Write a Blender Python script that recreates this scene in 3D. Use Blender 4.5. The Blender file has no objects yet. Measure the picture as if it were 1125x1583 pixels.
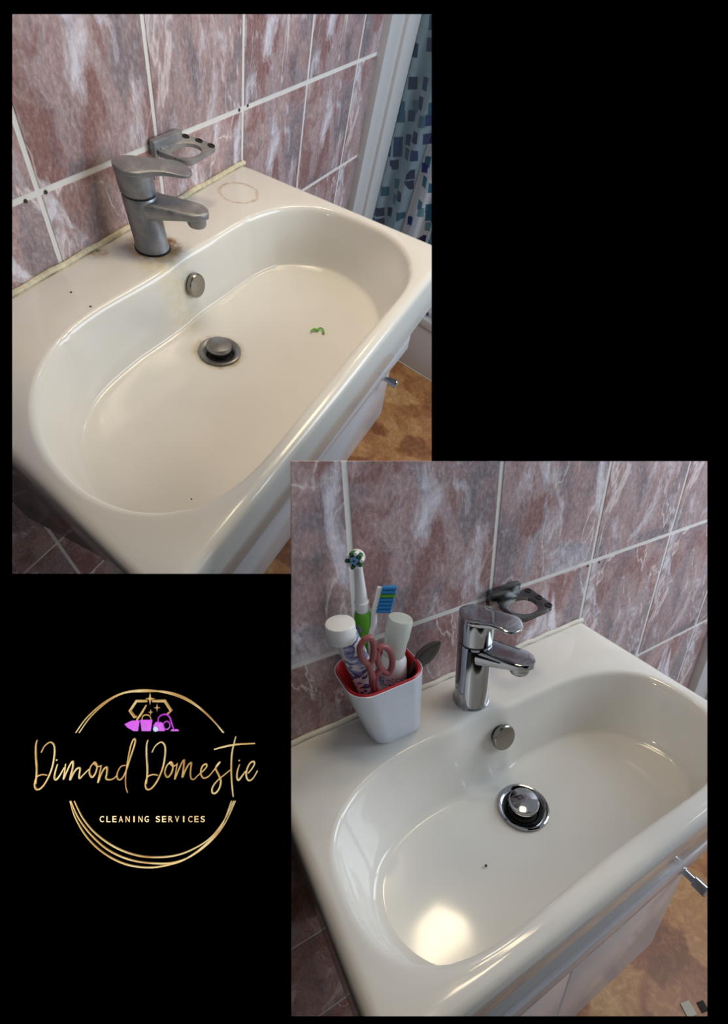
import bpy, bmesh, math, random
import numpy as np
from mathutils import Matrix, Vector

# ------------------------------------------------------------------ camera
S = 0.2                      # metres per tile width
PPX, PPY, F = 615.0, 865.0, 720.0
IW, IH = 1125, 1583
ZF = 4.0                     # the floor lies 4 tile widths under the basin top
# poses of the two bathroom corners relative to the lens (upper one, lower one)
FIT_U = [0.93589, 0.37, 1.98664, 3.09518, 2.44137, 2.44329, -1.41064, 0.72042, -1.35265, -3.44684, 4.03935, 0.02798, -0.12059, 0.0214, 0.25743, 0.07028]
FIT_L = [1.33922, 0.53593, 1.52223, 2.63771, 2.33848, 1.99117, -0.54036, 0.30793, 1.50166, 0.48918, 3.8469, 0.0, 0.0, -0.00827, -0.00034, 0.00237]


def rod(r):
    r = np.array(r, float)
    th = np.linalg.norm(r) + 1e-12
    k = r / th
    K = np.array([[0, -k[2], k[1]], [k[2], 0, -k[0]], [-k[1], k[0], 0]])
    return np.eye(3) + math.sin(th) * K + (1 - math.cos(th)) * K @ K


def tilt(b, c):
    e1 = np.array([math.cos(b), 0, math.sin(b)])
    n0 = np.array([-math.sin(b), 0, math.cos(b)])
    e2 = math.cos(c) * np.array([0, 1., 0]) + math.sin(c) * n0
    return np.stack([e1, e2, np.cross(e1, e2)], 1)


RL, TL = rod(FIT_L[5:8]), np.array(FIT_L[8:11])
RU, TU = rod(FIT_U[5:8]), np.array(FIT_U[8:11])


class Frame:
    """a local frame (units: tile widths) with its place in the world"""
    def __init__(self, R, t):
        self.R, self.t = R, t                       # local -> lens
        Rw = RL.T @ R
        tw = RL.T @ (t - TL)
        m = Matrix.Identity(4)
        for i in range(3):
            for j in range(3):
                m[i][j] = Rw[i, j]
            m[i][3] = (tw[i] + (ZF if i == 2 else 0)) * S
        self.M = m                                  # local metres -> world

    def un(self, px, py, ax, val):
        """photo pixel -> local point on the plane axis=val"""
        C = -self.R.T @ self.t
        r = self.R.T @ np.array([(px - PPX) / F, (py - PPY) / F, 1.])
        s = (val - C[ax]) / r[ax]
        return C + s * r


WU = Frame(RU, TU)
BU = Frame(RU @ tilt(FIT_U[11], FIT_U[12]), TU)
WL = Frame(RL, TL)
BL = WL

scene = bpy.context.scene
col = scene.collection
cam_d = bpy.data.cameras.new('camera')
cam = bpy.data.objects.new('camera', cam_d)
col.objects.link(cam)
cam_d.sensor_fit = 'VERTICAL'
cam_d.sensor_height = 36
cam_d.lens = F * 36 / IH
cam_d.shift_x = (IW / 2 - PPX) / IH
cam_d.shift_y = (PPY - IH / 2) / IH
cam_d.clip_start = 0.01
Cw = -RL.T @ TL
cm = Matrix.Identity(4)
for i in range(3):
    cm[i][0], cm[i][1], cm[i][2] = RL[0, i], -RL[1, i], -RL[2, i]
    cm[i][3] = (Cw[i] + (ZF if i == 2 else 0)) * S
cam.matrix_world = cm
scene.camera = cam

# ------------------------------------------------------------------ light
scene.view_settings.view_transform = 'Standard'
scene.view_settings.look = 'None'
scene.view_settings.gamma = 1
scene.view_settings.use_curve_mapping = False
scene.view_settings.exposure = -0.14
world = bpy.data.worlds.new('world')
scene.world = world
world.use_nodes = True
world.node_tree.nodes['Background'].inputs[0].default_value = (0.93, 0.96, 1.0, 1)
world.node_tree.nodes['Background'].inputs[1].default_value = 0.36


def area(name, frame, loc, target, size, power, color):
    d = bpy.data.lights.new(name, 'AREA')
    d.shape = 'RECTANGLE'
    d.size, d.size_y = size
    d.energy = power
    d.color = color
    o = bpy.data.objects.new(name, d)
    col.objects.link(o)
    p = frame.M @ (Vector(loc) * S)
    q = frame.M @ (Vector(target) * S)
    o.rotation_euler = (q - p).to_track_quat('-Z', 'Y').to_euler()
    o.location = p
    return o


area('window_light_lower', WL, (4.8, -4.0, 2.9), (-1.2, -.4, .2), (.5, .7), 8.0, (.78, .89, 1))
area('window_light_upper', WU, (2.7, -6.3, 2.6), (-1.2, -.4, .2), (.5, .7), 7.0, (.78, .89, 1))
SIGN = Frame(np.eye(3), np.zeros(3))
area('picture_lamp', SIGN, (-1.5, 1.5, .35), (-.8, .66, 1.49), (.06, .06), 1.1, (1, .95, .88))  # added fill light that brightens the sign, no lamp of the place
area('ceiling_lamp_lower', WL, (-.3, -.1, 5.6), (-1.2, -1, 0), (.22, .22), 2.6, (1, .80, .52))
area('mirror_lamp_lower', WL, (.15, 1.4, 5.6), (-1.2, -1, 0), (.085, .05), .35, (1, .82, .56))  # added behind the wall plane only for the bright reflection in the bowl
area('ceiling_lamp_upper', WU, (-.3, -.1, 5.6), (-1.2, -1, 0), (.22, .22), 3.4, (1, .82, .56))

# ------------------------------------------------------------------ materials


def lin(c):
    out = []
    for v in c:
        v = v / 255
        out.append(v / 12.92 if v <= .04045 else ((v + .055) / 1.055) ** 2.4)
    return tuple(out) + (1,)


class NT:
    def __init__(self, name):
        self.m = bpy.data.materials.new(name)
        self.m.use_nodes = True
        self.t = self.m.node_tree
        self.b = self.t.nodes['Principled BSDF']

    def n(self, kind, **kw):
        nd = self.t.nodes.new(kind)
        for k, v in kw.items():
            if k.startswith('i_'):
                key = k[2:]
                key = int(key) if key.isdigit() else key.replace('_', ' ')
                if isinstance(v, bpy.types.NodeSocket):
                    self.t.links.new(v, nd.inputs[key])
                else:
                    nd.inputs[key].default_value = v
            else:
                setattr(nd, k, v)
        return nd

    def link(self, a, b):
        self.t.links.new(a, b)

    def math(self, op, a, b=None, c=None):
        nd = self.t.nodes.new('ShaderNodeMath')
        nd.operation = op
        for i, v in enumerate((a, b, c)):
            if v is None:
                continue
            if isinstance(v, bpy.types.NodeSocket):
                self.link(v, nd.inputs[i])
            else:
                nd.inputs[i].default_value = v
        return nd.outputs[0]

    def ramp(self, fac, stops, interp='LINEAR'):
        nd = self.t.nodes.new('ShaderNodeValToRGB')
        nd.color_ramp.interpolation = interp
        e = nd.color_ramp.elements
        while len(e) < len(stops):
            e.new(0.5)
        for el, (p, c) in zip(e, stops):
            el.position = p
            el.color = c if len(c) == 4 else tuple(c) + (1,)
        self.link(fac, nd.inputs[0])
        return nd.outputs[0]

    def mix(self, fac, a, b, blend='MIX'):
        nd = self.t.nodes.new('ShaderNodeMix')
        nd.data_type = 'RGBA'
        nd.blend_type = blend
        for key, v in ((0, fac), (6, a), (7, b)):
            if isinstance(v, bpy.types.NodeSocket):
                self.link(v, nd.inputs[key])
            else:
                nd.inputs[key].default_value = v
        return nd.outputs[2]

    def coords(self):
        return self.n('ShaderNodeTexCoord').outputs['Object']

    def mapping(self, vec, scale=(1, 1, 1), rot=(0, 0, 0), loc=(0, 0, 0)):
        nd = self.n('ShaderNodeMapping')
        self.link(vec, nd.inputs[0])
        nd.inputs['Scale'].default_value = scale
        nd.inputs['Rotation'].default_value = rot
        nd.inputs['Location'].default_value = loc
        return nd.outputs[0]

    def noise(self, vec, scale, detail=4, rough=.5, dist=0, w=None):
        nd = self.n('ShaderNodeTexNoise')
        if w is not None:
            nd.noise_dimensions = '4D'
            self.link(w, nd.inputs['W'])
        self.link(vec, nd.inputs['Vector'])
        nd.inputs['Scale'].default_value = scale
        nd.inputs['Detail'].default_value = detail
        nd.inputs['Roughness'].default_value = rough
        nd.inputs['Distortion'].default_value = dist
        return nd.outputs[0]

    def bump(self, h, strength, dist=.001):
        nd = self.n('ShaderNodeBump')
        nd.inputs['Strength'].default_value = strength
        nd.inputs['Distance'].default_value = dist
        self.link(h, nd.inputs['Height'])
        self.link(nd.outputs[0], self.b.inputs['Normal'])

    def set(self, **kw):
        for k, v in kw.items():
            key = k.replace('_', ' ')
            if isinstance(v, bpy.types.NodeSocket):
                self.link(v, self.b.inputs[key])
            else:
                self.b.inputs[key].default_value = v
        return self


def plain(name, rgb, rough=.5, metal=0, spec=.5, var=.06, scale=60, **kw):
    m = NT(name)
    c = lin(rgb)
    n = m.noise(m.coords(), scale, 4, .6)
    dark = tuple(v * (1 - var) for v in c[:3]) + (1,)
    lite = tuple(min(1, v * (1 + var)) for v in c[:3]) + (1,)
    m.set(Base_Color=m.ramp(n, [(.3, dark), (.7, lite)]), Roughness=rough, Metallic=metal, Specular_IOR_Level=spec)
    if kw:
        m.set(**kw)
    return m.m


def mat_marble():
    m = NT('marble_tile')
    p = m.coords()
    w = m.math('MULTIPLY', m.math('FLOOR', m.math('MULTIPLY', m.n('ShaderNodeObjectInfo').outputs['Random'], 3.99)), 3.7)
    q = m.mapping(p, scale=(1.25, 1, .85), rot=(0, .38, 0))
    warp = m.noise(q, 20, 4, .6, w=w)
    comb = m.n('ShaderNodeCombineXYZ', i_0=warp, i_2=warp)
    wv = m.n('ShaderNodeVectorMath', operation='SCALE')
    m.link(comb.outputs[0], wv.inputs[0])
    wv.inputs['Scale'].default_value = .045
    ad = m.n('ShaderNodeVectorMath', operation='ADD')
    m.link(q, ad.inputs[0])
    m.link(wv.outputs[0], ad.inputs[1])
    v = ad.outputs[0]
    n1 = m.noise(v, 9, 9, .62, .9, w=w)
    base = m.ramp(n1, [(.32, lin((132, 122, 132))), (.42, lin((152, 140, 146))), (.49, lin((172, 144, 144))), (.55, lin((180, 154, 154))),
                       (.61, lin((164, 158, 168))), (.72, lin((206, 204, 214)))])
    n2 = m.noise(m.mapping(v, loc=(3, 0, 1)), 8, 9, .62, 1.0, w=w)
    red = m.ramp(n2, [(.50, (0, 0, 0)), (.57, (1, 1, 1))])
    c = m.mix(m.math('MULTIPLY', red, .9), base, lin((152, 106, 102)))
    n5 = m.noise(m.mapping(v, scale=(1.2, 1, .8), loc=(7, 0, 2)), 11, 9, .64, .9, w=w)
    pale = m.ramp(n5, [(.535, (0, 0, 0)), (.64, (1, 1, 1))])
    c = m.mix(m.math('MULTIPLY', pale, .9), c, lin((212, 211, 224)))
    dark = m.ramp(n5, [(.30, (1, 1, 1)), (.43, (0, 0, 0))])
    c = m.mix(m.math('MULTIPLY', dark, .75), c, lin((120, 108, 118)))
    # a few thin pale veins
    n3 = m.noise(m.mapping(p, scale=(1.5, 1, .6), loc=(1, 0, 5)), 5.5, 5, .5, .4, w=w)
    a = m.math('ABSOLUTE', m.math('SUBTRACT', n3, .5))
    vein = m.ramp(a, [(.0, (1, 1, 1)), (.006, (0, 0, 0))])
    brk = m.ramp(m.noise(m.mapping(p, loc=(2, 0, 2)), 18, 3, .5, w=w), [(.40, (0, 0, 0)), (.5, (1, 1, 1))])
    c = m.mix(m.math('MULTIPLY', m.math('MULTIPLY', vein, brk), .85), c, lin((222, 208, 208)))
    # fine streaks and specks
    n4 = m.noise(m.mapping(p, scale=(1.7, 1, 1), rot=(0, .3, 0)), 130, 7, .75, .4)
    c = m.mix(.8, c, m.ramp(n4, [(.3, lin((104, 94, 98))), (.5, lin((170, 156, 158))), (.68, lin((226, 218, 224)))]), 'SOFT_LIGHT')
    hs = m.n('ShaderNodeHueSaturation')
    m.link(c, hs.inputs['Color'])
    hs.inputs['Value'].default_value = 1.22
    hs.inputs['Saturation'].default_value = .68
    bc = m.n('ShaderNodeBrightContrast')
    m.link(hs.outputs[0], bc.inputs['Color'])
    bc.inputs['Contrast'].default_value = .10
    m.set(Base_Color=bc.outputs[0], Roughness=.3, Specular_IOR_Level=.4)
    m.bump(n4, .05, .0005)
    return m.m


def dist_xy(m, p, cx, cy, sx=1, sy=1):
    sep = m.n('ShaderNodeSeparateXYZ')
    m.link(p, sep.inputs[0])
    dx = m.math('MULTIPLY', m.math('SUBTRACT', sep.outputs[0], cx), sx)
    dy = m.math('MULTIPLY', m.math('SUBTRACT', sep.outputs[1], cy), sy)
    return m.math('SQRT', m.math('ADD', m.math('MULTIPLY', dx, dx), m.math('MULTIPLY', dy, dy)))


def mat_ceramic(name, stains=None):
    m = NT(name)
    p = m.coords()
    n = m.noise(p, 9, 3, .5)
    c = m.ramp(n, [(.3, lin((228, 226, 220))), (.7, lin((233, 231, 226)))])
    rough = .09
    if stains:
        wob = m.math('MULTIPLY', m.math('SUBTRACT', m.noise(p, 120, 5, .65), .5), .012)
        for (x, y, r0, r1, colr, amt, sx, sy) in stains:
            d = m.math('ADD', dist_xy(m, p, x, y, sx, sy), wob)
            nd = m.n('ShaderNodeMapRange', interpolation_type='SMOOTHSTEP')
            m.link(d, nd.inputs[0])
            nd.inputs[1].default_value = r0
            nd.inputs[2].default_value = r1
            nd.inputs[3].default_value = 1
            nd.inputs[4].default_value = 0
            msk = nd.outputs[0]
            if amt < 0:      # a thin ring
                a = m.math('ABSOLUTE', m.math('SUBTRACT', d, r0))
                msk = m.ramp(a, [(0, (1, 1, 1)), (max(r1 - r0, .0008), (0, 0, 0))])
            patch = m.ramp(m.noise(p, 85, 5, .7), [(.38, (.25, .25, .25)), (.6, (1, 1, 1))])
            c = m.mix(m.math('MULTIPLY', m.math('MULTIPLY', msk, abs(amt)), patch), c, lin(colr))
        rough = .2
    m.set(Base_Color=c, Roughness=rough, Specular_IOR_Level=.5, Coat_Weight=.3, Coat_Roughness=.05)
    return m.m


def mat_floor():
    m = NT('vinyl_stone_floor')
    p = m.coords()
    q = m.mapping(p, rot=(0, 0, .5))
    wob = m.noise(q, 11, 3, .6)
    comb = m.n('ShaderNodeCombineXYZ', i_0=wob, i_1=wob)
    sc = m.n('ShaderNodeVectorMath', operation='SCALE')
    m.link(comb.outputs[0], sc.inputs[0])
    sc.inputs['Scale'].default_value = .09
    ad = m.n('ShaderNodeVectorMath', operation='ADD')
    m.link(q, ad.inputs[0])
    m.link(sc.outputs[0], ad.inputs[1])
    v = m.n('ShaderNodeTexVoronoi', feature='SMOOTH_F1')
    v.inputs['Smoothness'].default_value = .35
    m.link(ad.outputs[0], v.inputs['Vector'])
    v.inputs['Scale'].default_value = 13
    sep = m.n('ShaderNodeSeparateColor')
    m.link(v.outputs['Color'], sep.inputs[0])
    c = m.ramp(sep.outputs[0], [(.0, lin((150, 110, 78))), (.35, lin((176, 134, 98))), (.6, lin((190, 152, 112))), (1, lin((206, 176, 138)))])
    n = m.noise(q, 30, 9, .7, 1.6)
    c = m.mix(.9, c, m.ramp(n, [(.3, lin((96, 66, 50))), (.5, lin((150, 124, 100))), (.72, lin((224, 198, 168)))]), 'SOFT_LIGHT')
    m.set(Base_Color=c, Roughness=.38)
    return m.m


def mat_curtain():
    m = NT('printed_curtain')
    uv = m.n('ShaderNodeTexCoord').outputs['UV']
    q = m.mapping(uv, scale=(1, 1, 1), rot=(0, 0, .25))
    v = m.n('ShaderNodeTexVoronoi', voronoi_dimensions='2D', distance='CHEBYCHEV')
    m.link(q, v.inputs['Vector'])
    v.inputs['Scale'].default_value = 27
    v.inputs['Randomness'].default_value = .75
    msk = m.ramp(v.outputs['Distance'], [(.33, (1, 1, 1)), (.36, (0, 0, 0))])
    sep = m.n('ShaderNodeSeparateColor')
    m.link(v.outputs['Color'], sep.inputs[0])
    c = m.ramp(sep.outputs[0], [(0, lin((28, 38, 98))), (.25, lin((42, 68, 140))), (.45, lin((52, 118, 150))), (.65, lin((110, 160, 178))), (.85, lin((225, 230, 238)))], 'CONSTANT')
    c = m.mix(msk, lin((226, 230, 240)), c)
    m.set(Base_Color=c, Roughness=.45, Transmission_Weight=0.0)
    return m.m


def mat_crust(name):
    m = NT(name)
    p = m.coords()
    n = m.noise(p, 38, 7, .68, .4)
    n2 = m.noise(p, 210, 5, .7)
    crust = m.ramp(n, [(.42, (0, 0, 0)), (.62, (1, 1, 1))])
    c = m.mix(m.math('MULTIPLY', crust, .55), lin((138, 140, 146)), lin((182, 181, 178)))
    c = m.mix(m.ramp(n2, [(.62, (0, 0, 0)), (.72, (.6, .6, .6))]), c, lin((196, 194, 186)))
    m.set(Base_Color=c, Metallic=.55, Roughness=m.ramp(n, [(.4, (.32, .32, .32)), (.65, (.62, .62, .62))]))
    m.bump(n2, .35, .0006)
    return m.m


def mat_gold():
    m = NT('gold_leaf')
    p = m.coords()
    n = m.noise(m.mapping(p, scale=(1, 1, 1)), 26, 2, .5)
    c = m.ramp(n, [(.32, lin((178, 132, 82))), (.45, lin((226, 190, 120))), (.55, lin((246, 226, 170))), (.68, lin((206, 160, 100)))])
    m.set(Base_Color=c, Roughness=.45, Metallic=0.0, Specular_IOR_Level=.3)
    return m.m


def mat_label(name, base, marks, scale):
    m = NT(name)
    p = m.coords()
    n = m.noise(p, scale, 3, .55, .6)
    c = m.ramp(n, [(.0, lin(base))] + [(t, lin(cc)) for t, cc in marks], 'CONSTANT')
    m.set(Base_Color=c, Roughness=.35)
    return m.m


def mat_clear(name, rgb, rough=.15, trans=.8):
    m = NT(name)
    n = m.noise(m.coords(), 40, 2)
    m.set(Base_Color=m.ramp(n, [(.3, lin(rgb)), (.7, lin(tuple(min(255, v + 8) for v in rgb)))]), Roughness=rough,
          Transmission_Weight=trans, IOR=1.4)
    return m.m


M = {
    'marble': mat_marble(),
    'grout': plain('white_grout', (238, 236, 233), .7),
    'silicone': plain('silicone_sealant', (226, 222, 210), .5),
    'silicone_old': plain('yellowed_sealant', (214, 204, 176), .6, var=.25, scale=90),
    'ceramic': mat_ceramic('clean_ceramic'),
    'floor': mat_floor(),
    'curtain': mat_curtain(),
    'crust': mat_crust('limescaled_metal'),
    'chrome': plain('polished_chrome', (172, 175, 180), .09, 1, var=.02),
    'steel': plain('brushed_steel', (150, 148, 142), .22, 1, var=.03),
    'dull_steel': plain('dulled_steel', (142, 142, 142), .36, .9, var=.08),
    'black': plain('black_rubber', (14, 14, 15), .5),
    'board': plain('matt_black_board', (0, 0, 0), 1, spec=0),
    'gloss_white': plain('gloss_white_board', (214, 211, 216), .13, var=.02),
    'upvc': plain('white_upvc', (206, 206, 208), .3, var=.02),
    'white': plain('white_plastic', (232, 233, 236), .3, var=.02),
    'cup': plain('cup_white_plastic', (216, 224, 238), .22, var=.02),
    'red': plain('red_plastic', (176, 36, 48), .35),
    'mauve': plain('dusty_red_handle', (142, 78, 80), .45),
    'green': plain('green_plastic', (84, 158, 30), .3),
    'dgreen': plain('dark_green_bristle', (34, 104, 52), .6),
    'blue': plain('blue_bristle', (36, 128, 196), .6),
    'lblue': plain('pale_blue_bristle', (112, 158, 202), .6),
    'smoke': mat_clear('smoky_plastic', (96, 92, 90), .1, .55),
    'clear': mat_clear('milky_clear_plastic', (232, 240, 234), .2, .45),
    'pane': mat_clear('tinted_glass', (150, 170, 175), .02, .95),
    'tube': mat_label('tube_print', (226, 226, 232), [(.46, (138, 146, 196)), (.52, (78, 76, 128)), (.57, (222, 222, 230)), (.66, (70, 66, 110))], 45),
    'bottle': mat_label('bottle_print', (232, 234, 238), [(.45, (120, 130, 190)), (.49, (228, 230, 236)), (.55, (80, 84, 150)), (.58, (232, 234, 238))], 90),
    'gold': mat_gold(),
    'purple': plain('purple_enamel', (206, 62, 255), .4, var=.3, scale=110),
    'icewhite': plain('ice_blue_enamel', (190, 214, 255), .4),
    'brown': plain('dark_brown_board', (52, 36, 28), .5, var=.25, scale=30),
    'gunmetal': plain('gunmetal_plate', (112, 114, 114), .18, 1, var=.06),
    'spot': plain('mould_spot', (66, 58, 34), .8),
    'scrap': plain('green_scrap', (120, 190, 70), .5),
    'dirt': plain('dark_dirt', (40, 32, 26), .8),
    'paper': plain('scrap_paper', (190, 184, 170), .7),
}

# ------------------------------------------------------------------ mesh helpers


class MB:
    def __init__(self):
        self.v, self.f = [], []

    def add(self, vs, fs):
        o = len(self.v)
        self.v += [tuple(float(c) for c in p) for p in vs]
        self.f += [tuple(i + o for i in f) for f in fs]
        return self

    def box(self, a, b, c=0.0):
        (x0, y0, z0), (x1, y1, z1) = a, b
        if c <= 0:
            self.add([(x0, y0, z0), (x1, y0, z0), (x1, y1, z0), (x0, y1, z0), (x0, y0, z1), (x1, y0, z1), (x1, y1, z1), (x0, y1, z1)],
                     [(0, 3, 2, 1), (4, 5, 6, 7), (0, 1, 5, 4), (1, 2, 6, 5), (2, 3, 7, 6), (3, 0, 4, 7)])
            return self
        bm = bmesh.new()
        bmesh.ops.create_cube(bm, size=1)
        for v in bm.verts:
            v.co = Vector((x0 if v.co.x < 0 else x1, y0 if v.co.y < 0 else y1, z0 if v.co.z < 0 else z1))
        bmesh.ops.bevel(bm, geom=bm.edges[:], offset=c, segments=2, affect='EDGES', profile=.6)
        bm.verts.index_update()
        self.add([v.co[:] for v in bm.verts], [[v.index for v in f.verts] for f in bm.faces])
        bm.free()
        return self

    def rings(self, rs, close=True, cap0=True, cap1=True):
        n = len(rs[0])
        vs = [p for r in rs for p in r]
        fs = []
        for i in range(len(rs) - 1):
            for k in range(n if close else n - 1):
                a, b = i * n + k, i * n + (k + 1) % n
                fs.append((a, b, b + n, a + n))
        if cap0:
            fs.append(tuple(range(n))[::-1])
        if cap1:
            fs.append(tuple((len(rs) - 1) * n + k for k in range(n)))
        return self.add(vs, fs)

    def lathe(self, base, axis, prof, n=32, cap0=True, cap1=True):
        """prof: list of (radius, height along axis)"""
        base, ax = Vector(base), Vector(axis).normalized()
        u = ax.orthogonal().normalized()
        w = ax.cross(u)
        rs = []
        for r, h in prof:
            rs.append([base + ax * h + (u * math.cos(2 * math.pi * k / n) + w * math.sin(2 * math.pi * k / n)) * r for k in range(n)])
        return self.rings(rs, True, cap0, cap1)

    def tube(self, path, r, n=8, cap=True):
        path = [Vector(p) for p in path]
        rr = r if isinstance(r, (list, tuple)) else [r] * len(path)
        rs = []
        ref = None
        for i, p in enumerate(path):
            t = (path[min(i + 1, len(path) - 1)] - path[max(i - 1, 0)])
            if t.length < 1e-9:
                t = Vector((0, 0, 1))
            t.normalize()
            if ref is None:
                ref = t.orthogonal().normalized()
            ref = (ref - t * ref.dot(t))
            if ref.length < 1e-6:
                ref = t.orthogonal()
            ref.normalize()
            w = t.cross(ref)
            rs.append([p + (ref * math.cos(2 * math.pi * k / n) + w * math.sin(2 * math.pi * k / n)) * rr[i] for k in range(n)])
        return self.rings(rs, True, cap, cap)

    def prism(self, poly, d0, d1, plane='xz'):
        """poly in 2D, extruded from d0 to d1 along the third axis"""
        def p3(p, d):
            return {'xz': (p[0], d, p[1]), 'xy': (p[0], p[1], d), 'yz': (d, p[0], p[1])}[plane]
        n = len(poly)
        vs = [p3(p, d0) for p in poly] + [p3(p, d1) for p in poly]
        fs = [tuple(range(n)), tuple(range(2 * n - 1, n - 1, -1))] + [(k, k + n, (k + 1) % n + n, (k + 1) % n) for k in range(n)]
        return self.add(vs, fs)

    def mesh(self, name, mat, smooth=35, shift=(0, 0, 0), scale=S):
        me = bpy.data.meshes.new(name)
        me.from_pydata([((p[0] - shift[0]) * scale, (p[1] - shift[1]) * scale, (p[2] - shift[2]) * scale) for p in self.v], [], self.f)
        bm = bmesh.new()
        bm.from_mesh(me)
        bmesh.ops.remove_doubles(bm, verts=bm.verts, dist=1e-6)
        bmesh.ops.recalc_face_normals(bm, faces=bm.faces)
        for f in bm.faces:
            f.smooth = smooth > 0
        for e in bm.edges:
            if len(e.link_faces) == 2 and e.calc_face_angle(0) > math.radians(smooth):
                e.smooth = False
        bm.to_mesh(me)
        bm.free()
        me.materials.append(M[mat] if isinstance(mat, str) else mat)
        return me


def tag(o, label=None, cat=None, group=None, kind=None):
    for k, v in (('label', label), ('category', cat), ('group', group), ('kind', kind)):
        if v:
            o[k] = v
    return o


class Thing:
    """an Empty at the base of a thing; geometry is given in the frame's own units"""
    def __init__(self, name, frame, base, label=None, cat=None, group=None, kind=None):
        self.frame, self.base = frame, base
        self.o = bpy.data.objects.new(name, None)
        self.o.empty_display_size = .03
        col.objects.link(self.o)
        self.o.matrix_world = frame.M @ Matrix.Translation(Vector(base) * S)
        tag(self.o, label, cat, group, kind)

    def part(self, name, mb, mat, parent=None, smooth=35, label=None, kind=None):
        o = bpy.data.objects.new(name, mb.mesh(name, mat, smooth, self.base))
        col.objects.link(o)
        o.parent = parent or self.o
        tag(o, label, kind=kind)
        return o


def single(name, frame, base, mb, mat, label=None, cat=None, group=None, kind=None, smooth=35):
    o = bpy.data.objects.new(name, mb.mesh(name, mat, smooth, base))
    col.objects.link(o)
    o.matrix_world = frame.M @ Matrix.Translation(Vector(base) * S)
    return tag(o, label, cat, group, kind)


def spline(pts, closed=False, sub=6):
    pts = [np.array(p, float) for p in pts]
    n = len(pts)
    out = []
    rng = n if closed else n - 1
    for i in range(rng):
        if closed:
            p0, p1, p2, p3 = pts[i - 1], pts[i], pts[(i + 1) % n], pts[(i + 2) % n]
        else:
            p0, p1, p2, p3 = pts[max(i - 1, 0)], pts[i], pts[i + 1], pts[min(i + 2, n - 1)]
        for k in range(sub):
            t = k / sub
            out.append(.5 * ((2 * p1) + (-p0 + p2) * t + (2 * p0 - 5 * p1 + 4 * p2 - p3) * t * t + (-p0 + 3 * p1 - 3 * p2 + p3) * t ** 3))
    if not closed:
        out.append(pts[-1])
    return out


def clip(poly, a, b, c):
    """keep the part of a 2D polygon where a*x+b*y+c >= 0"""
    out = []
    n = len(poly)
    for i in range(n):
        p, q = poly[i], poly[(i + 1) % n]
        dp, dq = a * p[0] + b * p[1] + c, a * q[0] + b * q[1] + c
        if dp >= 0:
            out.append(p)
        if (dp >= 0) != (dq >= 0):
            t = dp / (dp - dq)
            out.append((p[0] + (q[0] - p[0]) * t, p[1] + (q[1] - p[1]) * t))
    return out


def poly_area(p):
    return abs(sum(p[i][0] * p[(i + 1) % len(p)][1] - p[(i + 1) % len(p)][0] * p[i][1] for i in range(len(p)))) / 2


# ------------------------------------------------------------------ black panel with its opening
DB = 1.5                                            # distance of the panel from the lens, tile widths
BD = Frame(np.eye(3), np.zeros(3))                  # lens-aligned frame (x right, y down, z away)
HOLE = [(19, 22), (667, 22), (667, 713), (1093, 713), (1093, 1571), (450, 1571), (450, 887), (19, 887)]
cen = (540, 790)


def bpt(px, py, d=DB):
    return ((px - PPX) / F * d, (py - PPY) / F * d, d)


mb = MB()
TH = .012
hole_b = [bpt(*p) for p in HOLE]
grow = .012
sg = [(-1, -1), (1, -1), (1, -1), (1, -1), (1, 1), (-1, 1), (-1, 1), (-1, 1)]
hole_f = [(p[0] + s[0] * grow, p[1] + s[1] * grow, DB - TH) for p, s in zip(hole_b, sg)]
x0, x1, y0, y1 = -2.2, 2.2, -2.35, 2.3
quads = []
OUT = [(x0, y0), (hole_b[1][0], y0), (x1, y0), (x1, hole_b[3][1]), (x1, y1), (hole_b[5][0], y1), (x0, y1), (x0, hole_b[7][1])]
for zz, hh in ((DB, hole_b), (DB - TH, hole_f)):
    o = [(p[0], p[1], zz) for p in OUT]
    vs = o + list(hh)
    mb.add(vs, [(0, 1, 9, 8), (1, 2, 3, 11, 10, 9), (3, 4, 12, 11), (4, 5, 13, 12), (5, 6, 7, 15, 14, 13), (7, 0, 8, 15)])
n8 = 8
for i in range(8):
    j = (i + 1) % 8
    mb.add([hole_b[i], hole_b[j], hole_f[j], hole_f[i]], [(0, 1, 2, 3)])
    mb.add([OUT[i] + (DB,), OUT[j] + (DB,), OUT[j] + (DB - TH,), OUT[i] + (DB - TH,)], [(0, 1, 2, 3)])
single('wall_front', BD, (0, 0, DB), mb, 'board', 'matt black display panel with a stepped opening onto two washbasins', 'panel', kind='structure', smooth=20)

# ------------------------------------------------------------------ tiled walls


def line_xz(fr, p, q):
    """half-plane in wall coordinates through two photo pixels; positive to the right of p->q seen on the photo"""
    a, b = fr.un(*p, 1, 0), fr.un(*q, 1, 0)
    nx, nz = (b[2] - a[2]), -(b[0] - a[0])
    return nx, nz, -(nx * a[0] + nz * a[2])


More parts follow.
